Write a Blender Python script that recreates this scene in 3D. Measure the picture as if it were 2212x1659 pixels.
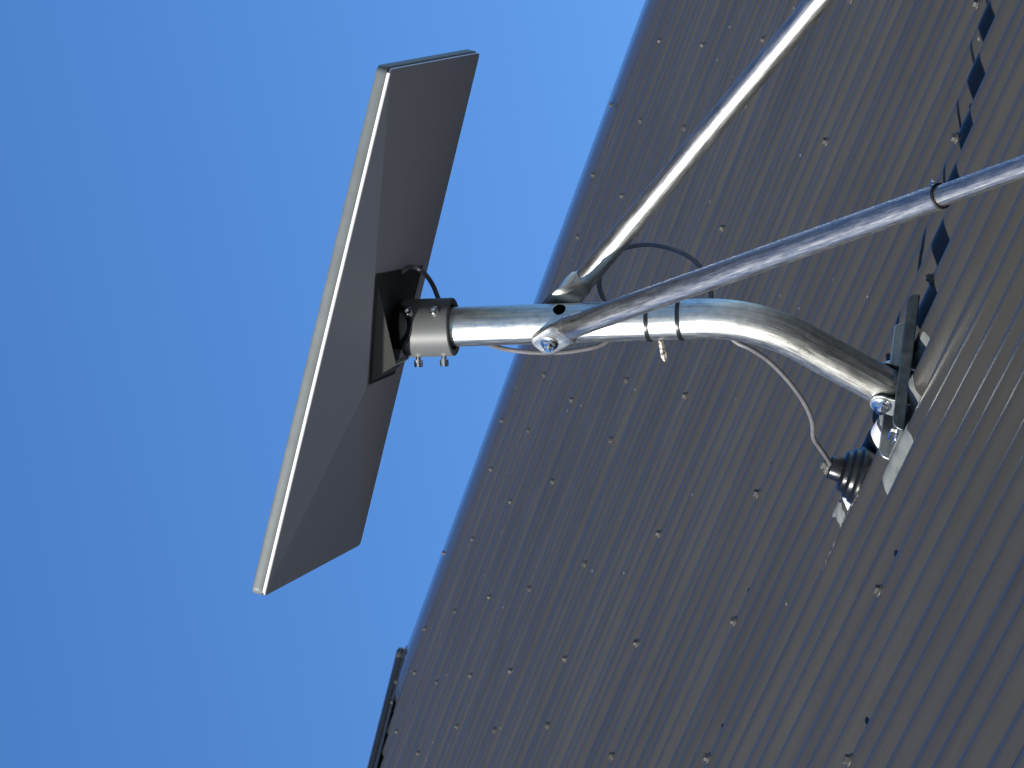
import bpy, bmesh, math, random
from mathutils import Vector as V, Matrix

for o in list(bpy.data.objects):
    bpy.data.objects.remove(o)
SC = bpy.context.scene
COL = SC.collection
random.seed(7)
R_ = math.radians

# ---------------------------------------------------------------- camera
PX = 10120.0                      # focal length in pixels of a 2212 px wide frame
TH = R_(16.0)                     # the phone looks up by 16 degrees, held sideways
CX = V((1, 0, 0))                                   # right, when the phone is upright
CU = V((0, -math.sin(TH), math.cos(TH)))            # up
CF = V((0, math.cos(TH), math.sin(TH)))             # forward
cam = bpy.data.cameras.new('camera')
cam.sensor_width = 36
cam.lens = 36 * PX / 2212
cam.clip_start = .1
cam.clip_end = 3000
cam.dof.use_dof = True
cam.dof.focus_distance = 5.2
cam.dof.aperture_fstop = 52
co = bpy.data.objects.new('camera', cam)
COL.objects.link(co)
lx, ly, lz = -CU, CX, -CF
co.matrix_world = Matrix(((lx.x, ly.x, lz.x, 0), (lx.y, ly.y, lz.y, 0), (lx.z, ly.z, lz.z, 0), (0, 0, 0, 1)))
SC.camera = co

def W(a, b, f):                   # camera axes (right, up, forward) -> world direction or point
    return CX * a + CU * b + CF * f
def at(x, y, z):                  # a point of the scene seen at photo position x, y at depth z
    return W((829.5 - y) * z / PX, (1106 - x) * z / PX, z)

# roof plane: normal N, along the purlins P (horizontal), up the slope R
N = W(.284655, .956945, -.056823)
P = W(.735721, -.180079, .652906)
R = W(-.614562, .227659, .755304)
H = .71064
O = -N * H
def rp(r, p, h=0):
    return O + R * r + P * p + N * h
def roof(x, y, h=0):              # roof coordinates under a photo position
    d = at(x, y, 1)
    t = -(H - h) / d.dot(N)
    q = d * t - O
    return q.dot(R), q.dot(P)

# ---------------------------------------------------------------- sky, sun, exposure
SUN = (P * -.96 + R * .110 + N * .274).normalized()      # towards the sun
sun_el = math.asin(SUN.z)
sun_az = math.atan2(SUN.x, SUN.y)
wd = bpy.data.worlds.new('World')
SC.world = wd
wd.use_nodes = True
nt = wd.node_tree
sky = nt.nodes.new('ShaderNodeTexSky')
sky.sky_type = 'NISHITA'
sky.sun_disc = False
sky.sun_elevation = sun_el
sky.sun_rotation = sun_az
sky.altitude = 1500
sky.air_density = 1.0
sky.dust_density = .15
sky.ozone_density = 4.0
hs = nt.nodes.new('ShaderNodeHueSaturation')          # the phone's vivid rendering of the sky
hs.inputs['Hue'].default_value = .509
hs.inputs['Saturation'].default_value = 1.14
hs.inputs['Value'].default_value = .97
nt.links.new(sky.outputs[0], hs.inputs['Color'])
nt.links.new(hs.outputs[0], nt.nodes['Background'].inputs[0])
nt.nodes['Background'].inputs[1].default_value = .125
sl = bpy.data.lights.new('sun', 'SUN')
sl.energy = 5.0
sl.angle = R_(.5)
sl.color = (1, .965, .90)
so = bpy.data.objects.new('sun', sl)
COL.objects.link(so)
so.rotation_euler = SUN.to_track_quat('Z', 'Y').to_euler()
SC.view_settings.view_transform = 'Standard'
SC.view_settings.look = 'None'
SC.view_settings.exposure = .48
SC.view_settings.gamma = 1
print('sun elevation', math.degrees(sun_el), 'azimuth', math.degrees(sun_az))

# ---------------------------------------------------------------- materials
def mat(name, col, rough=.5, metal=0., spec=.5, coat=0.):
    m = bpy.data.materials.new(name)
    m.use_nodes = True
    b = m.node_tree.nodes['Principled BSDF']
    b.inputs['Base Color'].default_value = (*col, 1)
    b.inputs['Roughness'].default_value = rough
    b.inputs['Metallic'].default_value = metal
    b.inputs['Specular IOR Level'].default_value = spec
    b.inputs['Coat Weight'].default_value = coat
    return m
def nodes(m):
    return m.node_tree.nodes, m.node_tree.links, m.node_tree.nodes['Principled BSDF']
def noise(m, scale, coord='Object', detail=4, rough=.5, stretch=(1, 1, 1), lac=2.):
    n, l, b = nodes(m)
    tc = n.new('ShaderNodeTexCoord')
    mp = n.new('ShaderNodeMapping')
    mp.inputs['Scale'].default_value = stretch
    tx = n.new('ShaderNodeTexNoise')
    tx.inputs['Scale'].default_value = scale
    tx.inputs['Detail'].default_value = detail
    tx.inputs['Roughness'].default_value = rough
    l.new(tc.outputs[coord], mp.inputs[0])
    l.new(mp.outputs[0], tx.inputs['Vector'])
    return tx.outputs['Fac']
def ramp(m, fac, stops):
    n, l, b = nodes(m)
    r = n.new('ShaderNodeValToRGB')
    e = r.color_ramp.elements
    e[0].position, e[0].color = stops[0][0], (*stops[0][1], 1)
    e[1].position, e[1].color = stops[-1][0], (*stops[-1][1], 1)
    for p, c in stops[1:-1]:
        k = e.new(p)
        k.color = (*c, 1)
    l.new(fac, r.inputs[0])
    return r.outputs[0]
def g3(v):
    return (v, v, v)
def bump(m, fac, strength, dist=.001):
    n, l, b = nodes(m)
    k = n.new('ShaderNodeBump')
    k.inputs['Strength'].default_value = strength
    k.inputs['Distance'].default_value = dist
    l.new(fac, k.inputs['Height'])
    l.new(k.outputs[0], b.inputs['Normal'])
def link(m, sock, name):
    n, l, b = nodes(m)
    l.new(sock, b.inputs[name])

# painted corrugated steel: dark grey satin paint with faint dust and specks
M_ROOF = mat('roof_paint', (.055, .056, .058), .30, 0, .21)
n_, l_, b_ = nodes(M_ROOF)
f1 = noise(M_ROOF, 1, 'UV', 7, .65, (2.0, 1.1, 1))                  # large dull and dusty patches
c1 = ramp(M_ROOF, f1, [(.28, (.041, .0395, .0355)), (.5, (.048, .046, .0412)), (.74, (.058, .055, .0485))])
f4 = noise(M_ROOF, 1, 'UV', 6, .7, (55, 1.6, 1))                    # run-off streaks down the slope
st = ramp(M_ROOF, f4, [(.30, g3(.88)), (.5, g3(1)), (.72, (1.13, 1.11, 1.08))])
mul = n_.new('ShaderNodeMixRGB')
mul.blend_type = 'MULTIPLY'
mul.inputs[0].default_value = 1
l_.new(c1, mul.inputs[1])
l_.new(st, mul.inputs[2])
vor = n_.new('ShaderNodeTexVoronoi')                                # sparse droppings and paint specks
vor.voronoi_dimensions = '2D'
vor.inputs['Scale'].default_value = 8
tcv = n_.new('ShaderNodeTexCoord')
l_.new(tcv.outputs['UV'], vor.inputs['Vector'])
speck = ramp(M_ROOF, vor.outputs['Distance'], [(.010, g3(1)), (.018, g3(0))])
sep = n_.new('ShaderNodeSeparateColor')
l_.new(vor.outputs['Color'], sep.inputs[0])
pick = ramp(M_ROOF, sep.outputs[0], [(.74, g3(0)), (.78, g3(.75))])
sm = n_.new('ShaderNodeMixRGB')
sm.blend_type = 'MULTIPLY'
sm.inputs[0].default_value = 1
l_.new(speck, sm.inputs[1])
l_.new(pick, sm.inputs[2])
mx = n_.new('ShaderNodeMixRGB')
l_.new(sm.outputs[0], mx.inputs[0])
l_.new(mul.outputs[0], mx.inputs[1])
mx.inputs[2].default_value = (.24, .23, .21, 1)
l_.new(mx.outputs[0], b_.inputs['Base Color'])
f2 = noise(M_ROOF, 1, 'UV', 6, .65, (9, 3, 1))
link(M_ROOF, ramp(M_ROOF, f2, [(.3, g3(.18)), (.7, g3(.33))]), 'Roughness')
f3 = noise(M_ROOF, 9, detail=2)
bump(M_ROOF, f3, .12, .004)

def galv(name, tint, r0, r1, su=60, sv=3, bs=.25):
    m = mat(name, tint, .35, 1.0)
    n, l, b = nodes(m)
    f = noise(m, 1, 'UV', 7, .7, (su, sv, 1))
    streak = ramp(m, f, [(.30, tuple(t * .55 for t in tint)), (.47, tuple(t * .86 for t in tint)), (.70, tint)])
    mo = noise(m, 1, 'UV', 6, .7, (14, 90, 1))               # mottled zinc and dull patches
    mot = ramp(m, mo, [(.36, g3(.76)), (.50, g3(.94)), (.62, g3(1))])
    mul = n.new('ShaderNodeMixRGB')
    mul.blend_type = 'MULTIPLY'
    mul.inputs[0].default_value = 1
    l.new(streak, mul.inputs[1])
    l.new(mot, mul.inputs[2])
    link(m, mul.outputs[0], 'Base Color')
    g = noise(m, 1, 'UV', 6, .65, (su * .6, sv * 9, 1))
    link(m, ramp(m, g, [(.35, g3(r0)), (.65, g3(r1))]), 'Roughness')
    h = noise(m, 1, 'UV', 4, .6, (su * 1.2, sv * 4, 1))
    bump(m, h, bs, .0007)
    return m
M_GALV = galv('galvanised_tube', (.71, .70, .645), .31, .49)
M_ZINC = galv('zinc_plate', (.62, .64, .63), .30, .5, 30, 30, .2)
M_BOLT = mat('bright_bolt', (.78, .78, .77), .16, 1.0)
M_SCREW = mat('roof_screw_metal', (.068, .065, .059), .5, .2)
M_STEEL_SHADE = mat('bracket_steel_shaded', (.20, .21, .20), .45, .8)  # bracket metal darkened: the front flange's shade is put into the colour
fs = noise(M_STEEL_SHADE, 60, detail=5)
link(M_STEEL_SHADE, ramp(M_STEEL_SHADE, fs, [(.35, (.13, .14, .135)), (.7, (.27, .28, .27))]), 'Base Color')

M_SHELL = mat('dish_shell', (.55, .55, .60), .42)
fd = noise(M_SHELL, 420, detail=2)
bump(M_SHELL, fd, .10, .0004)
M_SIDE = mat('dish_side', (.16, .165, .16), .5)
fw = noise(M_SIDE, 30, detail=6, rough=.65)
link(M_SIDE, ramp(M_SIDE, fw, [(.35, (.108, .117, .115)), (.62, (.135, .146, .143)), (.8, (.18, .19, .187))]), 'Base Color')
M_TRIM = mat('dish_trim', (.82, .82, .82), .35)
M_FACE = mat('dish_face', (.75, .75, .74), .35)
M_BLACK = mat('black_plastic', (.008, .008, .009), .55)
M_BOSS = mat('mount_plastic', (.075, .078, .073), .5)
M_CLAMP = mat('clamp_grey', (.098, .102, .101), .48, .0)
fc = noise(M_CLAMP, 500, detail=2)
bump(M_CLAMP, fc, .12, .0003)
M_CABLE = mat('grey_cable', (.27, .255, .26), .45)
fcb = noise(M_CABLE, 70, detail=4)
link(M_CABLE, ramp(M_CABLE, fcb, [(.3, (.105, .10, .104)), (.7, (.15, .143, .148))]), 'Base Color')
M_TIE = mat('tie_black', (.012, .012, .012), .3)
M_RUBBER = mat('black_rubber', (.007, .007, .007), .28)
M_SEAL = mat('grey_sealant', (.40, .42, .39), .6)
fse = noise(M_SEAL, 55, detail=5)
link(M_SEAL, ramp(M_SEAL, fse, [(.3, (.10, .105, .098)), (.45, (.165, .172, .16)), (.7, (.205, .213, .20))]), 'Base Color')
bump(M_SEAL, fse, .4, .002)
M_OLD = mat('old_sealant', (.07, .07, .06), .5)
fol = noise(M_OLD, 180, detail=4)
link(M_OLD, ramp(M_OLD, fol, [(.35, (.03, .03, .026)), (.55, (.08, .08, .068)), (.72, (.24, .24, .21))]), 'Base Color')
bump(M_OLD, fol, .8, .003)
M_HOLE_SHADE = mat('hole_shade', (.002, .002, .002), 1, 0, 0)
M_FOIL = mat('white_flange', (.66, .66, .69), .45)
ffo = noise(M_FOIL, 60, detail=4)
bump(M_FOIL, ffo, .3, .003)
M_SCRAP = mat('tape_scrap', (.55, .50, .42), .6)
fsc = noise(M_SCRAP, 260, detail=4)
link(M_SCRAP, ramp(M_SCRAP, fsc, [(.40, (.10, .08, .06)), (.52, (.55, .50, .42)), (.8, (.75, .72, .65))]), 'Base Color')
M_WALL = mat('wall_cladding', (.30, .29, .27), .7)
M_GROUND = mat('ground', (.12, .11, .08), .9)
fg = noise(M_GROUND, .6, detail=8)
link(M_GROUND, ramp(M_GROUND, fg, [(.3, (.42, .40, .37)), (.6, (.50, .48, .44)), (.8, (.56, .54, .50))]), 'Base Color')

# ---------------------------------------------------------------- builders
class MB:
    def __init__(s, base=V((0, 0, 0))):
        s.v, s.f, s.sm, s.uv, s.base = [], [], [], [], base
    def add(s, verts, faces, smooth=False, uvs=None):
        k = len(s.v)
        s.v += [V(v) - s.base for v in verts]
        s.uv += list(uvs) if uvs else [(v[0] * 10 + v[1] * 7, v[2] * 10 + v[1] * 5) for v in verts]
        for f in faces:
            s.f.append(tuple(i + k for i in f))
            s.sm.append(smooth)
    def grid(s, rows, closed=False, smooth=True, uvs=None):
        n, m = len(rows), len(rows[0])
        vs = [v for r in rows for v in r]
        fs = []
        for i in range(n - 1):
            for j in range(m if closed else m - 1):
                a, b = i * m + j, i * m + (j + 1) % m
                fs.append((a, b, b + m, a + m))
        s.add(vs, fs, smooth, uvs)
    def box(s, o, ax, ay, az):            # corner o and three edge vectors
        v = [o + ax * i + ay * j + az * k for k in (0, 1) for j in (0, 1) for i in (0, 1)]
        s.add(v, [(0, 2, 3, 1), (4, 5, 7, 6), (0, 1, 5, 4), (2, 6, 7, 3), (0, 4, 6, 2), (1, 3, 7, 5)])
    def prism(s, poly, d):                # closed polygon extruded by d
        n = len(poly)
        s.add(list(poly) + [p + d for p in poly],
              [tuple(range(n))[::-1], tuple(range(n, 2 * n))] + [(i, (i + 1) % n, n + (i + 1) % n, n + i) for i in range(n)])
    def lathe(s, o, ax, prof, seg=32, smooth=True, cap=True):
        ax = ax.normalized()
        e1 = ax.orthogonal().normalized()
        e2 = ax.cross(e1)
        rows, uvs = [], []
        for (r, h) in prof:
            rows.append([o + ax * h + (e1 * math.cos(t) + e2 * math.sin(t)) * r for t in [2 * math.pi * i / seg for i in range(seg)]])
            uvs += [(i / seg, h * 4) for i in range(seg)]
        k = len(s.v)
        s.grid(rows, True, smooth, uvs)
        if cap:
            s.f.append(tuple(k + i for i in range(seg))[::-1]); s.sm.append(False)
            q = k + (len(prof) - 1) * seg
            s.f.append(tuple(q + i for i in range(seg))); s.sm.append(False)
    def tube(s, pts, rad, seg=24, cap=True):
        n = len(pts)
        tg = [(pts[min(i + 1, n - 1)] - pts[max(i - 1, 0)]).normalized() for i in range(n)]
        e = tg[0].orthogonal().normalized()
        rows, uvs, L = [], [], 0
        for i in range(n):
            e = (e - tg[i] * e.dot(tg[i])).normalized()
            w = tg[i].cross(e)
            r = rad(i / (n - 1)) if callable(rad) else rad
            if i: L += (pts[i] - pts[i - 1]).length
            ring = [pts[i] + (e * math.cos(2 * math.pi * j / seg) + w * math.sin(2 * math.pi * j / seg)) * r for j in range(seg + 1)]
            rows.append(ring)
            uvs += [(j / seg, L) for j in range(seg + 1)]
        k = len(s.v)
        s.grid(rows, False, True, uvs)
        if cap:
            m = seg + 1
            s.f.append(tuple(k + j for j in range(seg))[::-1]); s.sm.append(False)
            q = k + (n - 1) * m
            s.f.append(tuple(q + j for j in range(seg))); s.sm.append(False)
    def build(s, name, m, parent=None, bevel=0, sharp=None):
        me = bpy.data.meshes.new(name)
        me.from_pydata([tuple(v) for v in s.v], [], s.f)
        me.polygons.foreach_set('use_smooth', s.sm)
        uvl = me.uv_layers.new(name='UVMap')
        for lp in me.loops:
            uvl.data[lp.index].uv = s.uv[lp.vertex_index]
        me.materials.append(m)
        me.validate()
        me.update()
        if sharp:
            me.set_sharp_from_angle(angle=R_(sharp))
        o = bpy.data.objects.new(name, me)
        COL.objects.link(o)
        if parent:
            o.parent = parent
        if bevel:
            b = o.modifiers.new('bevel', 'BEVEL')
            b.width = bevel
            b.segments = 2
            b.limit_method = 'ANGLE'
            b.angle_limit = R_(30)
            b.harden_normals = False
        return o

def tag(o, label, cat, group=None):
    o['label'] = label
    o['category'] = cat
    if group:
        o['group'] = group
    return o
def thing(name, label, cat, loc, group=None):
    o = bpy.data.objects.new(name, None)
    o.empty_display_size = .05
    o.location = loc
    COL.objects.link(o)
    return tag(o, label, cat, group)
def smoothpath(pts, k=8):
    out = []
    n = len(pts)
    for i in range(n - 1):
        a, b, c, d = pts[max(i - 1, 0)], pts[i], pts[i + 1], pts[min(i + 2, n - 1)]
        for j in range(k):
            t = j / k
            out.append(.5 * (2 * b + (c - a) * t + (2 * a - 5 * b + 4 * c - d) * t * t + (3 * b - a - 3 * c + d) * t ** 3))
    out.append(pts[-1])
    return out
def hexa(mb, o, ax, r, h, turn=0., dome=.0):
    ax = ax.normalized()
    e1 = ax.orthogonal().normalized()
    e2 = ax.cross(e1)
    def ring(rr, hh):
        return [o + ax * hh + (e1 * math.cos(turn + i * math.pi / 3) + e2 * math.sin(turn + i * math.pi / 3)) * rr for i in range(6)]
    v = ring(r, 0) + ring(r, h) + ring(r * .82, h + dome)
    f = [(i, (i + 1) % 6, 6 + (i + 1) % 6, 6 + i) for i in range(6)] + [(6 + i, 6 + (i + 1) % 6, 12 + (i + 1) % 6, 12 + i) for i in range(6)]
    f += [tuple(range(12, 18)), tuple(range(6))[::-1]]
    mb.add(v, f)

# ---------------------------------------------------------------- ground and building
GZ = -2.4
g = MB()
S = 1500
g.add([(-S, -S, GZ), (S, -S, GZ), (S, S, GZ), (-S, S, GZ)], [(0, 1, 2, 3)])
go = g.build('ground', M_GROUND)
go['kind'] = 'structure'

PITCH = .2283 / 3
P0 = .2722 * H
P_IN, P_VERGE = 1.2, 8.25
R_EAVE, R_RIDGE = 1.6, 11.12
rnd = random.Random(3)
K0 = int((P_IN - P0) / PITCH) - 2
K1 = int((P_VERGE - P0) / PITCH) + 3
crest = {}
for k in range(K0, K1 + 1):
    crest[k] = ((-.0024 if k % 3 == 0 else .0006) + rnd.uniform(-.0011, .0011),
                rnd.uniform(0, 6.28), rnd.uniform(.25, .6), rnd.uniform(0, 6.28))
def surf(r, p):
    x = (p - P0) / PITCH
    k = math.floor(x + .5)
    ph = x - k
    c = crest.get(k, (0, 0, .4, 0))
    dip = c[0] + .0005 * math.sin(r * 2.1 * c[2] + c[1]) + .0003 * math.sin(r * 9 * c[2] + c[3])
    cs = math.cos(2 * math.pi * ph)
    return -.006 - .0085 * (1 - cs) + dip * (1 + cs) * .5

base_b = rp(R_EAVE, P_VERGE / 2)
base_b.z = GZ
shed = thing('shed', 'dark grey shed with corrugated metal roof filling the right of the photo', 'building', base_b)
def rows_of(sub, r0, r1, dr, p0, p1, off=0.):
    n = max(2, int((p1 - p0) / PITCH * sub) + 1)
    m = max(2, int((r1 - r0) / dr) + 1)
    out = []
    for i in range(m):
        r = r0 + (r1 - r0) * i / (m - 1)
        out.append([rp(r, p0 + (p1 - p0) * j / (n - 1), surf(r, p0 + (p1 - p0) * j / (n - 1)) + off) for j in range(n)])
    return out
mb = MB(base_b)
rws = rows_of(12, R_EAVE, R_RIDGE, .25, P_IN, P_VERGE)
mb.grid(rws, False, True, [((q - O).dot(P), (q - O).dot(R)) for rw in rws for q in rw])
sheet = mb.build('roof_sheet', M_ROOF, shed)
sd = sheet.modifiers.new('thickness', 'SOLIDIFY')
sd.thickness = .0006
sd.offset = -1

# the other slope, gable walls and side walls carry the roof
horiz = V((R.x, R.y, 0)).normalized()
def flat(r, p, dz=0):
    q = rp(r, p, -.03)
    q.z += dz
    return q
mb = MB(base_b)
run = (R_RIDGE - R_EAVE) * R.dot(horiz)
ridge0, ridge1 = rp(R_RIDGE, P_IN, -.004), rp(R_RIDGE, P_VERGE, -.004)
drop = (R_RIDGE - R_EAVE) * R.z
e0, e1 = ridge0 + horiz * run - V((0, 0, drop)), ridge1 + horiz * run - V((0, 0, drop))
mb.add([ridge0, ridge1, e1, e0], [(0, 1, 2, 3)])
back = mb.build('rear_roof_sheet', M_ROOF, shed)
b2 = back.modifiers.new('thickness', 'SOLIDIFY')
b2.thickness = .02
b2.offset = -1
def wall(pp, d):
    mb = MB(base_b)
    a, r, c = rp(R_EAVE + .3, pp, -.05), rp(R_RIDGE, pp, -.05), rp(R_EAVE + .3, pp, -.05) + horiz * 2 * (run - .3 * R.dot(horiz))
    mb.prism([V((a.x, a.y, GZ)), a, r, c, V((c.x, c.y, GZ))], P * d)
    return mb.build('gable_wall', M_WALL, shed)
wall(P_VERGE - .12, .06)
wall(P_IN + .06, .06)
mb = MB(base_b)
a, b = rp(R_EAVE + .3, P_IN + .13, -.05), rp(R_EAVE + .3, P_VERGE - .13, -.05)
mb.prism([a, b, V((b.x, b.y, GZ)), V((a.x, a.y, GZ))], horiz * .06)
mb.build('eave_wall', M_WALL, shed)

# barge capping along the far verge: flat flange over the last sheet and a rolled edge
M_CAP = mat('barge_paint', (.055, .056, .058), .10)
def sweep_profile(mb, prof, r0, r1, dr=.5):
    m = int((r1 - r0) / dr) + 1
    mb.grid([[rp(r0 + (r1 - r0) * i / (m - 1), P_VERGE + a, h + .0005 * math.sin(i * 1.7)) for a, h in prof] for i in range(m)], False, False)
mb = MB(base_b)
sweep_profile(mb, [(-.06, -.017), (-.03, -.007), (.0, -.0005), (.03, .0026), (.05, .0030), (.118, .0030), (.124, .0022), (.126, -.001), (.126, -.15)], R_EAVE, R_RIDGE)
mb.build('barge_capping', M_CAP, shed, sharp=50)
# ridge capping: a roll on two narrow wings, its end closed at the gable
mb = MB(base_b)
rl = R_RIDGE - .05
pr2 = [(-.05, -.002), (-.046, .0012), (-.018, .004)] + [(.004 + .013 * math.cos(t), .009 + .013 * math.sin(t)) for t in [R_(200 - i * 20) for i in range(12)]] + [(.03, -.02), (.09, -.05)]
np_ = 40
mb.grid([[rp(rl + a, P_IN + (8.43 - P_IN) * i / np_, h) for a, h in pr2] for i in range(np_ + 1)], False, True)
ridge = mb.build('ridge_capping', M_CAP, shed, sharp=50)
mb = MB(base_b)
mb.lathe(rp(rl + .004, 8.41, .009), P, [(.0138, 0), (.0138, .03), (.010, .040), (.003, .045)], 20)
mb.build('ridge_end_cap', M_CAP, ridge)

# roof screws on the crests
SCREWS = [(1830, 1614), (1891, 1258), (2012, 550), (2058, 275), (2102, 12), (1527, 1603), (1580, 1331), (1629, 1070), (1779, 290), (1833, 8),
    (1323, 1598), (1370, 1373), (1416, 1153), (1474, 873), (1558, 481), (1609, 236), (1648, 63),
    (1175, 1594), (1220, 1396), (1263, 1202), (1316, 967), (1356, 790), (1395, 621), (1478, 248), (1514, 94),
    (1062, 1601), (1104, 1424), (1143, 1254), (1192, 1041), (1230, 882), (981, 1588), (1018.5, 1431), (1055, 1283), (1101, 1088), (1135, 947), (1171, 809),
    (908, 1601), (943, 1460), (977, 1325), (1022, 1148), (1055, 1019), (1087, 895), (1244, 509), (1279, 385), (1345, 397), (1309, 266), (1378, 261), (1422, 86),
    (852, 1597), (889, 1467), (920.5, 1343), (956.5, 1216), (1113, 790), (822, 1595)]
mb = MB()
zn = V((0, 0, 1))
mb.lathe(V((0, 0, -.001)), zn, [(.0078, 0), (.0080, .001), (.0062, .0026)], 20)
hexa(mb, V((0, 0, .0016)), zn, .0052, .0039, 0, .0005)
base_screw = mb.build('roof_screw', M_SCREW, sheet)
def put_screw(o, r, p, h):
    o.location = rp(r, p, h) - base_b
    tilt = (N + R * random.uniform(-.06, .06) + P * random.uniform(-.06, .06)).normalized()
    q = tilt.to_track_quat('Z', 'Y')
    o.rotation_mode = 'QUATERNION'
    o.rotation_quaternion = q @ Matrix.Rotation(random.uniform(0, 1.05), 3, 'Z').to_quaternion()
first = True
for (x, y) in SCREWS:
    r, p = roof(x, y, -.003)
    k = round((p - P0) / PITCH)
    p = P0 + k * PITCH
    # keep the row position seen in the photograph while the screw sits on its crest
    d0 = at(x, y, 1)
    o = base_screw if first else base_screw.copy()
    if not first:
        COL.objects.link(o)
    first = False
    put_screw(o, r, p, surf(r, p))
for (x, y) in [(957.6, 1190), (1318.6, 226), (862, 1441), (845.6, 1516)]:
    r, p = roof(x, y, .006)
    o = base_screw.copy()
    COL.objects.link(o)
    put_screw(o, min(r, R_RIDGE - .06), min(p, P_VERGE + .05), .003)

# ---------------------------------------------------------------- mast
U = W(-.029, .97, .24).normalized()                  # up the pole
pole_ref = at(1131, 701, 5.225)
kink = pole_ref + U * -((1628 - 1131) * 5.2 / PX / .97)
LOW = W(-.44, -.83, .27).normalized()
foot_c = kink + LOW * .172
pole_top = pole_ref + U * .115
PR = .0223
base_m = rp(*roof(1935, 850))
mast = thing('antenna_mast', 'galvanised bent pole mast bolted to the roof with two tube braces', 'mast', base_m)
mb = MB(base_m)
pts = [pole_top + (kink + U * .062 - pole_top) * (i / 10) for i in range(10)]
A, B, C2 = kink + U * .062, kink, kink + LOW * .062
for i in range(17):
    t = i / 16
    pts.append(A * (1 - t) ** 2 + B * 2 * t * (1 - t) + C2 * t * t)
pts += [C2 + (foot_c + LOW * .012 - C2) * ((i + 1) / 6) for i in range(6)]
mb.tube(pts, PR, 40)
pole = mb.build('pole', M_GALV, mast)
Xb = at(1193, 700, 5.208)                               # bolt through the pole for both braces
Xb = pole_ref + U * (Xb - pole_ref).dot(U)
# drilled hole in the pole, its inner shade painted as a black disc
mb = MB(base_m)
hd = (P * -.28 + W(.9, .0, -.55)).normalized()
hd = (hd - U * hd.dot(U)).normalized()
hp = at(1206.5, 668, 5.195)
hp = pole_ref + U * (hp - pole_ref).dot(U)
mb.lathe(hp + hd * (PR - .003), hd, [(.0072, 0), (.0072, .0033)], 24)
mb.build('drilled_hole', M_HOLE_SHADE, pole)

# foot bracket: U channel lying across the corrugations
el = W(.1506, -.0297, .135).normalized()
ew = (R - el * R.dot(el)).normalized()
eh = el.cross(ew).normalized()
if eh.dot(N) < 0:
    eh = -eh
fr, fp = roof(1952.8, 929, -.008)
FO = rp(fr, fp, -.008)
FL, FW, FH, FT = .205, .052, .0138, .0026
mb = MB(base_m)
def flange(o, side):
    poly = []
    rr = .011
    for (cx, cy, a0, a1) in ((rr, FH - rr, 180, 90), (FL - rr, FH - rr, 90, 0)):
        for i in range(7):
            t = R_(a0 + (a1 - a0) * i / 6)
            poly.append(o + el * (cx + rr * math.cos(t)) + eh * (cy + rr * math.sin(t)))
    poly.append(o + el * FL)
    poly.append(o)
    mb.prism(poly, side * FT)
flange(FO, ew)
mb.add([FO, FO + el * FL, FO + el * FL + ew * FW, FO + ew * FW,
        FO + eh * FT, FO + el * FL + eh * FT, FO + el * FL + ew * FW + eh * FT, FO + ew * FW + eh * FT],
       [(3, 2, 1, 0), (4, 5, 6, 7), (0, 1, 5, 4), (1, 2, 6, 5), (2, 3, 7, 6), (3, 0, 4, 7)])
bracket = mb.build('foot_bracket', M_STEEL_SHADE, mast, bevel=.0008)
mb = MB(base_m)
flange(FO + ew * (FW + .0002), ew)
mb.build('rear_flange', M_ZINC, bracket, bevel=.0008)  # same metal as the front flange; brighter zinc colour paints in the sunlight
for (u, w) in ((.012, .026),):
    mb = MB(base_m)
    o = FO + el * u + ew * w + eh * FT
    mb.lathe(o, eh, [(.009, 0), (.009, .0016)], 20)
    hexa(mb, o + eh * .0016, eh, .0065, .005, .3, .001)
    mb.build('bracket_screw', M_BOLT, bracket)
# ears holding the lower end of the pole
for sgn in (-1, 1):
    mb = MB(base_m)
    c = foot_c + P * sgn * (PR + .0016)
    poly = [c + (U * math.sin(t) * 0 + (-LOW) * math.cos(t) + LOW.cross(P) * math.sin(t)) * .0135 for t in [R_(-90 + i * 15) for i in range(13)]]
    dn = -N
    sdv = (LOW.cross(P)).normalized()
    poly = [c - sdv * .0135 * 1 + dn * .030 if False else q for q in poly]
    poly += [poly[-1] + dn * .026, poly[0] + dn * .034]
    mb.prism(poly, P * sgn * .003)
    mb.build('pole_lug', M_ZINC, bracket, bevel=.0006)
def bolt(c, ax, parent, s=1., name='bolt'):
    mb = MB(base_m)
    mb.lathe(c, ax, [(.0105 * s, 0), (.0105 * s, .0016 * s), (.0098 * s, .002 * s)], 28)
    hexa(mb, c + ax.normalized() * .0018 * s, ax, .0078 * s, .0048 * s, .25, .0012 * s)
    mb.lathe(c + ax.normalized() * .007 * s, ax, [(.0042 * s, 0), (.0042 * s, .004 * s), (.0028 * s, .0052 * s)], 20)
    return mb.build(name, M_BOLT, parent, sharp=35)
bolt(foot_c - P * (PR + .0047), -P, bracket, 1.05)
bolt(foot_c + P * (PR + .0047), P, bracket, .9)

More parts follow.
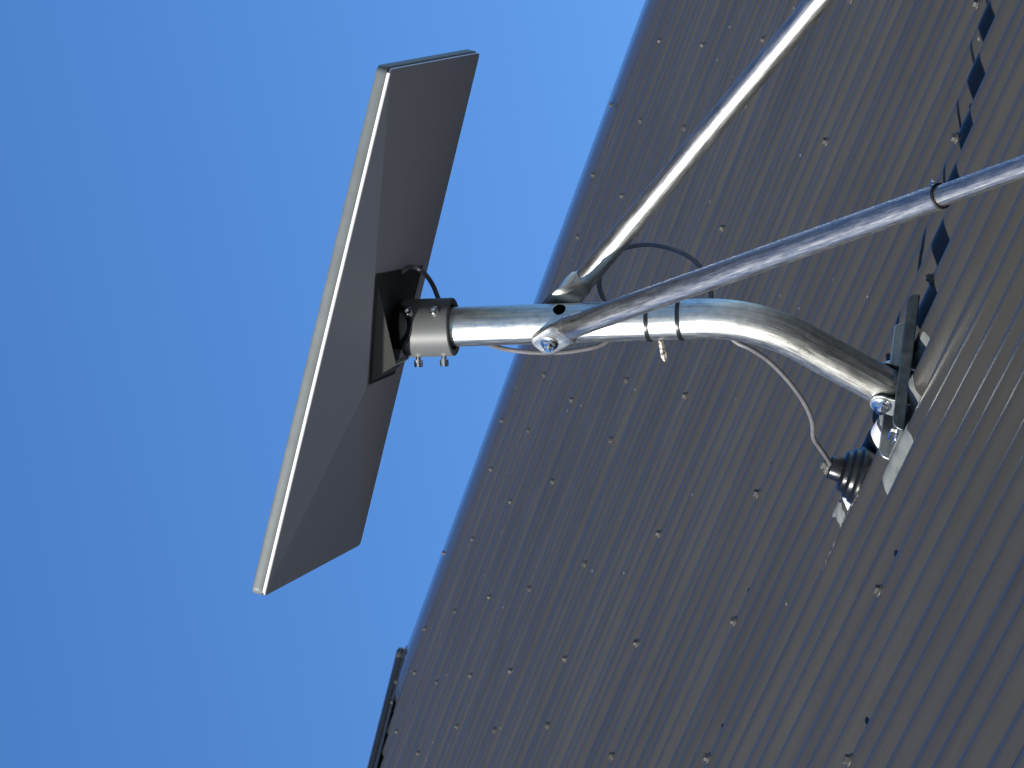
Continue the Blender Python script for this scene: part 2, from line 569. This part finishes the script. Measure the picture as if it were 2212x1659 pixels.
# braces
def brace(Bolt, side, A0, A1, r, split=None):
    """side: -P or +P of the pole; the tube axis runs from A0 to A1"""
    ax = (A1 - A0).normalized()
    pn = P * side
    dt = (ax - P * ax.dot(P)).normalized()
    wd_ = dt.cross(P).normalized()
    if split:
        end = split
    else:
        end = A1
    rows, uvs = [], []
    seg = 32
    tk = .0035
    stations = [(Bolt - dt * .0178, dt, .0090, tk), (Bolt - dt * .0168, dt, .0125, tk), (Bolt - dt * .0145, dt, .0155, tk), (Bolt - dt * .0105, dt, .0170, tk),
                (Bolt + dt * .012, dt, .0172, tk), (Bolt + dt * .019, dt, .0170, tk)]
    q0 = Bolt + dt * .019
    T0 = A0
    for i in range(1, 9):
        t = i / 8
        s_ = t * t * (3 - 2 * t)
        c = q0 * (1 - t) ** 2 + (q0 + dt * .012 + pn * .004) * 2 * t * (1 - t) + T0 * t * t
        stations.append((c, (dt * (1 - t) + ax * t).normalized(), .0170 + (r - .0170) * s_, tk + (r - tk) * s_))
    L = (end - T0).length
    m = 12
    for i in range(1, m + 1):
        stations.append((T0 + ax * L * i / m, ax, r, r))
    acc = 0
    for i, (c, d, ra, rb) in enumerate(stations):
        if i: acc += (c - stations[i - 1][0]).length
        tn = (pn - d * pn.dot(d)).normalized()
        wv = d.cross(tn).normalized()
        ring = []
        for j in range(seg + 1):
            t = 2 * math.pi * j / seg
            cs, sn = math.cos(t), math.sin(t)
            e = 1.0 if ra - rb < .002 else .35
            cs_, sn_ = math.copysign(abs(cs) ** e, cs), math.copysign(abs(sn) ** e, sn)
            ring.append(c + wv * cs_ * ra + tn * sn_ * rb)
        rows.append(ring)
        uvs += [(j / seg, acc) for j in range(seg + 1)]
    mb = MB(base_m)
    k = 0
    mb.grid(rows, False, True, uvs)
    mb.f.append(tuple(range(seg))[::-1]); mb.sm.append(False)
    if split:
        # open end with a wall, so the thinner tube is seen entering it
        inner = [c + (q - c) * ((r - .0022) / r) for c in [end] for q in rows[-1]]
        deep = [q - ax * .05 for q in inner]
        mb.grid([rows[-1], inner, deep], False, False)
    else:
        mb.f.append(tuple((len(rows) - 1) * (seg + 1) + j for j in range(seg))); mb.sm.append(False)
    return mb.build('brace_tube', M_GALV, mast, sharp=40), ax

def to_roof(A, d):
    t = -((A - O).dot(N) - .01) / d.dot(N)
    return A + d * t
# near brace with the telescopic joint
a2 = W(.209, -.606, -.768).normalized()
A2 = at(1232, 707, 5.150)
S2 = A2 + a2 * 0
# length until the joint seen at (2031, 427)
best = min((((lambda q: (1106 - PX * q.dot(CU) / q.dot(CF)) - 2031)(A2 + a2 * (i * .002))) ** 2, i * .002) for i in range(100, 600))[1]
J2 = A2 + a2 * best
B2 = Xb - P * (PR + .004)
br2, ax2 = brace(B2, -1, A2, J2, .0131, J2)
br2['label'] = 'lower brace tube, its open end ringed where the thinner tube slides in'
mb = MB(base_m)
end2 = to_roof(A2, a2)
mb.tube([J2 - a2 * .05 + (end2 - J2 + a2 * .05) * (i / 8) for i in range(9)], .0108, 28)
inner = mb.build('inner_tube', M_GALV, br2)
mb = MB(base_m)
# black rubber lip and clip at the joint
e1 = a2.orthogonal().normalized()
e2_ = a2.cross(e1)
rows = []
for (rr, hh) in ((.0133, -.0012), (.0136, -.0004), (.0136, .0010), (.0128, .0014), (.0110, .0012)):
    rows.append([J2 + a2 * hh + (e1 * math.cos(t) + e2_ * math.sin(t)) * rr for t in [2 * math.pi * i / 32 for i in range(32)]])
mb.grid(rows, True, True)
mb.build('joint_ring', M_BLACK, br2)
up2 = (W(1, .2, 0) - a2 * W(1, .2, 0).dot(a2)).normalized()
bolt(J2 - a2 * .006 + up2 * .0128, up2, br2, .45, 'joint_screw')
bolt(B2 - P * .0036, -P, br2, .95)
# far brace
A1 = at(1268, 598, 5.235)
a1 = (at(1769, 0, 4.96) - A1).normalized()
B1 = Xb + P * (PR + .004)
br1, ax1 = brace(B1, 1, A1, to_roof(A1, a1), .0128)
for e in (end2, to_roof(A1, a1)):
    mb = MB(base_m)
    mb.prism([e - R * .03 - P * .02 + N * -.004, e + R * .03 - P * .02 + N * -.004, e + R * .03 + P * .02 + N * -.004, e - R * .03 + P * .02 + N * -.004], N * .004)
    mb.build('brace_foot', M_ZINC, mast)

# ---------------------------------------------------------------- dish
DL = W(.956052, -.236810, -.172876)
DW = W(.113996, -.243006, .963303)
DN = W(-.270130, -.940675, -.205331)          # out of the back of the dish, downwards
DC = W(.074342, .154541, 5.223156)
def dp(x, y, h=0):
    return DC + DL * x + DW * y + DN * h
HL, HW, TK = .297, .1915, .0098
dish = thing('satellite_dish', 'flat rectangular dark grey satellite dish tilted on top of the pole', 'satellite dish', DC)
def rrect(hl, hw, rad, k=7):
    out = []
    for (cx, cy, a0) in ((hl - rad, hw - rad, 0), (-hl + rad, hw - rad, 90), (-hl + rad, -hw + rad, 180), (hl - rad, -hw + rad, 270)):
        for i in range(k):
            t = R_(a0 + 90 * i / (k - 1))
            out.append((cx + rad * math.cos(t), cy + rad * math.sin(t)))
    return out
def ringsweep(mb, prof, smooth=True):
    rows = []
    for inset, h in prof:
        rows.append([dp(x, y, h) for x, y in rrect(HL - inset, HW - inset, .0085 - min(inset, .006))])
    mb.grid(rows, True, smooth)
    return rows
mb = MB(DC)
rows = ringsweep(mb, [(.0012, -.0135), (.0003, -.0128), (0, -.0118), (0, -.0022), (.0006, -.0016), (.0014, -.0014)])
mb.build('side_wall', M_SIDE, dish)
mb = MB(DC)
rows = ringsweep(mb, [(.003, -.0140), (.0012, -.0135)], False)
k = len(mb.v)
mb.add([v for v in rows[0]], [tuple(range(len(rows[0])))])
mb.build('antenna_face', M_FACE, dish)
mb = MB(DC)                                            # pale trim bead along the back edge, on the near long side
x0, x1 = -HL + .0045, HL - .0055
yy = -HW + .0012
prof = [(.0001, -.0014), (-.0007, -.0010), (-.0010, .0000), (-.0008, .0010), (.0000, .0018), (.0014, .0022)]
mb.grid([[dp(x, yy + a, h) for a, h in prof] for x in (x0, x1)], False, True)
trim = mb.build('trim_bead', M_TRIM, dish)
# back shell: shallow hipped pyramid with a tilted seat for the mount in the middle
mb = MB(DC)
ib = .0012
q = [(HL - ib, -HW + ib, .0018), (-HL + ib, -HW + ib, .0018), (-HL + ib, HW - ib, .0018), (HL - ib, HW - ib, .0018)]
AH, AH3 = .0235, .018                            # heights of the near and far hip apexes
_d = at(790.5, 842, 1)
_X = _d * ((DC + DN * AH).dot(DN) / _d.dot(DN)) - DC
XK, YK, YK3 = _X.dot(DL), _X.dot(DW), .06
print('apex', XK, YK)
s4 = [(XK, YK, AH), (XK, YK3, AH3)]
rim = [dp(x, y, .0012) for x, y in rrect(HL - ib, HW - ib, .0075)]
def bil(a, b, c, d, n=10):
    return [[dp(*(V(a) * (1 - u) * (1 - v) + V(b) * u * (1 - v) + V(c) * u * v + V(d) * (1 - u) * v)) for u in [i / n for i in range(n + 1)]] for v in [j / n for j in range(n + 1)]]
cr = .0085
qn = [(HL - cr, -HW + ib), (-HL + cr, -HW + ib), (-HL + ib, -HW + cr), (-HL + ib, HW - cr), (-HL + cr, HW - ib), (HL - cr, HW - ib), (HL - ib, HW - cr), (HL - ib, -HW + cr)]
qn = [V((x, y, .0018)) for x, y in qn]
s4v = [V(s) for s in s4]
mb.add([dp(*v) for v in (qn[0], qn[1], s4v[0])], [(0, 1, 2)])              # near long face
mb.add([dp(*v) for v in (qn[2], qn[3], s4v[1], s4v[0])], [(0, 1, 3), (1, 2, 3)])   # end face
mb.add([dp(*v) for v in (qn[4], qn[5], s4v[1])], [(0, 1, 2)])              # far long face
mb.grid(bil(qn[6], qn[7], s4v[0], s4v[1]), False, True)   # other end face
for (i, j, s_, c_) in ((1, 2, 0, (-HL + ib, -HW + ib)), (3, 4, 1, (-HL + ib, HW - ib)), (5, 6, 1, (HL - ib, HW - ib)), (7, 0, 0, (HL - ib, -HW + ib))):
    a, b = qn[i], qn[j]
    m_ = V(((a.x + b.x) / 2 * .4 + c_[0] * .6, (a.y + b.y) / 2 * .4 + c_[1] * .6, .0018))
    mb.add([dp(*a), dp(*m_), dp(*b), dp(*s4v[s_])], [(0, 1, 3), (1, 2, 3)])
loop = [qn[0], qn[1], qn[2], qn[3], qn[4], qn[5], qn[6], qn[7]]
mb.grid([[dp(*v) for v in loop], [dp(v.x, v.y, -.0014) for v in loop]], True, False)
shell = mb.build('back_shell', M_SHELL, dish, sharp=4)

# mount: two gusset cheeks between the seat and the clamp
def seat_px(px, py, dh=.0005):
    d = at(px, py, 1)
    h = AH
    for it in range(30):
        t = (DC + DN * h).dot(DN) / d.dot(DN)
        X = d * t - DC
        v = min(1, (HL - X.dot(DL)) / (HL - XK))
        lo, hi = -HW + (YK + HW) * v, HW + (YK3 - HW) * v
        h = .0018 * (1 - v) + (AH + (AH3 - AH) * (X.dot(DW) - lo) / (hi - lo)) * v + dh
    return DC + DL * X.dot(DL) + DW * X.dot(DW) + DN * h
E2 = (W(0, 0, -1) - U * W(0, 0, -1).dot(U)).normalized()    # square to the pole, towards the camera
E1 = U.cross(E2).normalized()
if E1.dot(CX) > 0:
    E1 = -E1                                                # square to the pole, left of an upright phone
def ax_at(px):
    return pole_ref + U * ((1131 - px) * 5.25 / PX / .97)
CR = .0327
ct, cb = ax_at(877), ax_at(981)
Aq, Bq, Cq, Dq = seat_px(815.5, 612), seat_px(801, 824), seat_px(850, 803), seat_px(905, 580)
Tb = at(856, 786, 5.209)
Tc = at(866, 789, 5.265)
Te = at(884, 774, 5.238)
mb = MB(DC)
cen = (Aq + Bq + Cq + Dq) / 4
def slab(a, b, c, d=None, t=.004):
    n_ = (b - a).cross(c - a).normalized()
    if n_.dot(a - (cen + ct) / 2) < 0:
        n_ = -n_
    poly = [a, b, c] + ([d] if d else [])
    mb.prism(poly, -n_ * t)
slab(Aq, Bq, Tb)
slab(Bq, Cq, Tc, Tb)
slab(Tb, Tc, Te)
boss = mb.build('mount_cheeks', M_BOSS, dish, bevel=.0006)
mb = MB(DC)
gk = 12
def gpt(i, j, dh):
    u, v = i / gk, j / gk
    q_ = [(813, 592), (797.5, 831), (853, 808), (914, 573)]
    x = (q_[0][0] * (1 - u) + q_[3][0] * u) * (1 - v) + (q_[1][0] * (1 - u) + q_[2][0] * u) * v
    y = (q_[0][1] * (1 - u) + q_[3][1] * u) * (1 - v) + (q_[1][1] * (1 - u) + q_[2][1] * u) * v
    return seat_px(x, y, dh)
mb.grid([[gpt(i, j, .0012) for i in range(gk + 1)] for j in range(gk + 1)], False, True)
mb.build('seat_gasket', M_BLACK, dish)
mb = MB(DC)
mb.tube([cen - U * .004, ct - U * .004], .025, 32)
mb.build('mount_core', M_BLACK, dish)
# clamp ring: thick walled tube with a lead-in ring at the top, flared lip at the bottom
mb = MB(DC)
Lc = (ct - cb).length
mb.lathe(cb, U, [(CR - .0068, .012), (CR - .0068, .0006), (CR - .0060, 0), (CR - .0008, 0), (CR, .0008), (CR, Lc - .001), (CR - .001, Lc), (.006, Lc)], 64, True, False)
clamp = mb.build('clamp_ring', M_CLAMP, dish, sharp=40)
mb = MB(DC)
mb.lathe(cb + U * .0119, U, [(CR - .0066, 0), (PR - .0004, 0.0001)], 48, False, False)
mb.build('clamp_liner', M_BLACK, clamp)
for px in (901, 957):
    for ang in (92, -26, 214):
        t = R_(ang)
        d = E2 * math.cos(t) + E1 * math.sin(t)
        c = ax_at(px) + d * (CR - .004)
        mb = MB(DC)
        mb.lathe(c, d, [(.0028, 0), (.0028, .0078)], 16)
        mb.lathe(c + d * .0074, d, [(.0044, 0), (.0048, .0005), (.0048, .0070), (.0042, .0078), (.0024, .0078), (.0022, .0050), (.0002, .0050)], 24)
        mb.build('clamp_bolt', M_BOLT, clamp, sharp=35)

# ---------------------------------------------------------------- cable
CP = [(921, 595, 5.265), (936, 618, 5.290), (948, 647, 5.300), (970, 690, 5.305), (1010, 722, 5.295), (1060, 745, 5.270), (1105, 756.5, 5.250),
    (1175, 762, 5.243), (1240, 758, 5.243), (1300, 744, 5.243), (1328, 715, 5.245), (1320, 680, 5.250), (1303, 645, 5.262), (1294, 612, 5.270), (1304, 574, 5.275), (1332, 544, 5.270), (1370, 531, 5.262),
    (1412, 529, 5.255), (1458, 540, 5.245), (1497, 561, 5.238), (1522, 592, 5.232), (1535, 628, 5.225), (1538, 662, 5.215), (1552, 700, 5.205), (1588, 737, 5.200), (1622, 754, 5.200), (1662, 781, 5.198),
    (1704, 824, 5.190), (1737, 870, 5.180), (1754, 910, 5.165), (1757, 945, 5.140), (1770, 966, 5.110), (1784, 986, 5.070), (1800, 998, 5.040)]
# boot on the roof
br_, bp_ = roof(1859, 1028, -.008)
BO = rp(br_, bp_, -.008)
tip = BO + N * .034
zt = tip.dot(CF)
CPts = []
for i, (x, y, z) in enumerate(CP[:-1]):
    if i >= 25:
        t = (i - 25) / (len(CP) - 26)
        z = 5.200 + (zt - 5.200) * t ** 1.4
    CPts.append(at(x, y, z))
CPts.append(tip)
CPts = [seat_px(868, 588, .002), seat_px(884, 577, .010), seat_px(903, 580, .022)] + CPts
cab = MB(CPts[0])
cab.tube(smoothpath(CPts, 8), .0027, 14)
co_ = cab.build('cable', M_CABLE)
co_.location = CPts[0]
tag(co_, 'grey round cable looping behind the pole from the dish to the black roof boot', 'cable')

boot = thing('cable_boot', 'stepped black rubber boot sealing the cable into the roof', 'cable boot', BO)
mb = MB(BO)
BS = 1.05
mb.lathe(BO - N * .006, N, [(a_ * BS, h_ * 1.02) for a_, h_ in [(.0335, 0), (.0335, .006), (.0318, .010), (.0310, .0125), (.0288, .0132), (.0282, .0150), (.0282, .0185), (.0268, .0205), (.0235, .0212), (.0228, .0228), (.0228, .0262), (.0214, .0280),
        (.0160, .0286), (.0138, .0296), (.0128, .0420), (.0122, .0432), (.006, .0436)]], 48, True, True)
body = mb.build('boot_body', M_RUBBER, boot, sharp=60)
mb = MB(BO)
rb = random.Random(5)
rows = []
for i in range(9):
    t = i / 8
    rad = .0128 * (1 - t) + .0034 * t
    rows.append([BO + N * (.0345 + .013 * t) + (R * math.cos(a) + P * math.sin(a)) * (rad + rb.uniform(-.0016, .0016)) for a in [2 * math.pi * j / 18 for j in range(18)]])
mb.grid(rows, True, True)
mb.f.append(tuple(range(8 * 18, 9 * 18))); mb.sm.append(False)
mb.build('sealant_collar', M_OLD, boot)

# patches that follow the corrugations
def patch_on_roof(base, r0, r1, p0, p1, off, jag=0., seed=1, nr=24, npp=60):
    rr = random.Random(seed)
    ph = [rr.uniform(0, 6.28) for _ in range(8)]
    mb = MB(base)
    rows = []
    for i in range(nr + 1):
        row = []
        for j in range(npp + 1):
            u, v = i / nr, j / npp
            lo = jag * (math.sin(v * 9 + ph[0]) + .6 * math.sin(v * 23 + ph[1]) + .4 * math.sin(v * 51 + ph[2]))
            hi = jag * (math.sin(v * 8 + ph[3]) + .6 * math.sin(v * 21 + ph[4]) + .4 * math.sin(v * 47 + ph[5]))
            a0 = jag * (math.sin(u * 7 + ph[6]) + .5 * math.sin(u * 19 + ph[1]))
            a1 = jag * (math.sin(u * 6 + ph[7]) + .5 * math.sin(u * 17 + ph[2]))
            r = (r0 + lo) + (r1 + hi - r0 - lo) * u
            p = (p0 + a0) + (p1 + a1 - p0 - a0) * v
            edge = min(u, 1 - u, v, 1 - v)
            row.append(rp(r, p, surf(r, p) + off * min(1, edge * 8 + .15)))
        rows.append(row)
    mb.grid(rows, False, True)
    return mb
mb = patch_on_roof(BO, br_ - .060, br_ + .082, bp_ - .034, bp_ + .058, .0016, .0010, 3)
mb.build('flange_foil', M_FOIL, boot)
mb = patch_on_roof(BO, br_ - .042, br_ + .041, bp_ - .034, bp_ + .056, .0040, .0004, 4)
mb.build('flange_rubber', M_RUBBER, boot)
def sealant(r0, r1, p0, p1, jag, seed, label, off=.0012, m=None):
    c = rp((r0 + r1) / 2, (p0 + p1) / 2, 0)
    o = patch_on_roof(c, r0, r1, p0, p1, off, jag, seed).build('sealant_smear', m or M_SEAL)
    o.location = c
    tag(o, label, 'sealant', 'sealant smears on the roof')
wr, wp = fr, fp
sealant(wr - .018, wr + .080, wp - .045, wp + .135, .004, 11, 'pale grey sealant bed under the mast foot bracket')
sealant(br_ + .088, br_ + .120, bp_ - .03, bp_ + .07, .005, 12, 'pale grey sealant smear below the white band at the black boot')
sealant(br_ - .110, br_ - .066, bp_ - .02, bp_ + .055, .005, 13, 'pale grey sealant smear between the black boot and the foot bracket')

pc = P0 + PITCH * math.floor((bp_ - P0) / PITCH)
sealant(br_ - .03, br_ + .125, pc - .004, pc + .003, .0021, 14, 'thin ragged line of grey sealant running along one crest below the black boot', .0006, M_OLD)
# raised lettering moulded round the boot, worn beyond reading in the photograph
mb = MB(BO)
e1 = (-P - N * (-P).dot(N)).normalized()
e2 = N.cross(e1)
for i, ch in enumerate('MIIPOOSC'):
    cu = bpy.data.curves.new('glyph', 'FONT')
    cu.body = ch
    cu.size = .0062
    cu.align_x = 'CENTER'
    cu.extrude = .0003
    go_ = bpy.data.objects.new('glyph', cu)
    me = go_.to_mesh()
    a = R_(-52 + i * 15)
    out = e1 * math.cos(a) + e2 * math.sin(a)
    tan = N.cross(out)
    c = BO + out * (.0228 * BS) + N * .0147
    mb.add([c + tan * v.co.x + N * (v.co.y + .0002) + out * v.co.z for v in me.vertices], [tuple(p.vertices) for p in me.polygons])
    go_.to_mesh_clear()
    bpy.data.objects.remove(go_)
    bpy.data.curves.remove(cu)
mb.build('raised_lettering', M_RUBBER, body)

# ---------------------------------------------------------------- cable ties and a scrap of tape
def tie(px, skew, label):
    c = pole_ref + U * ((1131 - px) * 5.19 / PX / .97)
    ax = (U + E1 * skew).normalized()
    e1 = (E2 - ax * E2.dot(ax)).normalized()
    e2 = ax.cross(e1)
    t_ = thing('cable_tie', label, 'cable tie', c, 'cable ties round the pole')
    mb = MB(c)
    rows = []
    r0 = PR + .0003
    for (dr, h) in ((0, -.0023), (.0011, -.0021), (.0013, 0), (.0011, .0021), (0, .0023)):
        rows.append([c + ax * h + (e1 * math.cos(a) + e2 * math.sin(a)) * (r0 + dr) for a in [2 * math.pi * i / 48 for i in range(48)]])
    mb.grid(rows, True, True)
    mb.build('strap', M_TIE, t_, sharp=50)
    mb = MB(c)
    d = (-e1 * .3 - E1 * 1).normalized()
    s_ = d.cross(ax).normalized()
    o = c + d * (r0 + .0005)
    mb.box(o - ax * .0035 - s_ * .004, ax * .007, s_ * .008, d * .0045)
    mb.build('tie_head', M_TIE, t_, bevel=.0006)
tie(1403, -.02, 'black cable tie round the pole, the one nearer the dish')
tie(1470, .02, 'black cable tie round the pole, the one nearer the bend')
mb = MB()
c0 = at(1429, 738, 5.20)
pts_ = [(1427, 736), (1429, 745), (1430, 753), (1433, 762), (1434, 771), (1437, 780)]
wl = [4, 5, 4.5, 6, 5.5, 3]
rows = []
for (x, y), w_ in zip(pts_, wl):
    z = 5.19
    rows.append([at(x - w_, y, z), at(x, y + 1, z - .002), at(x + w_, y, z)])
mb = MB(c0)
mb.grid(rows, False, False)
so_ = mb.build('tape_scrap', M_SCRAP)
so_.location = c0
sm = so_.modifiers.new('thickness', 'SOLIDIFY')
sm.thickness = .0006
tag(so_, 'small frayed strip of pale tape hanging below the pole beside the ties', 'tape')
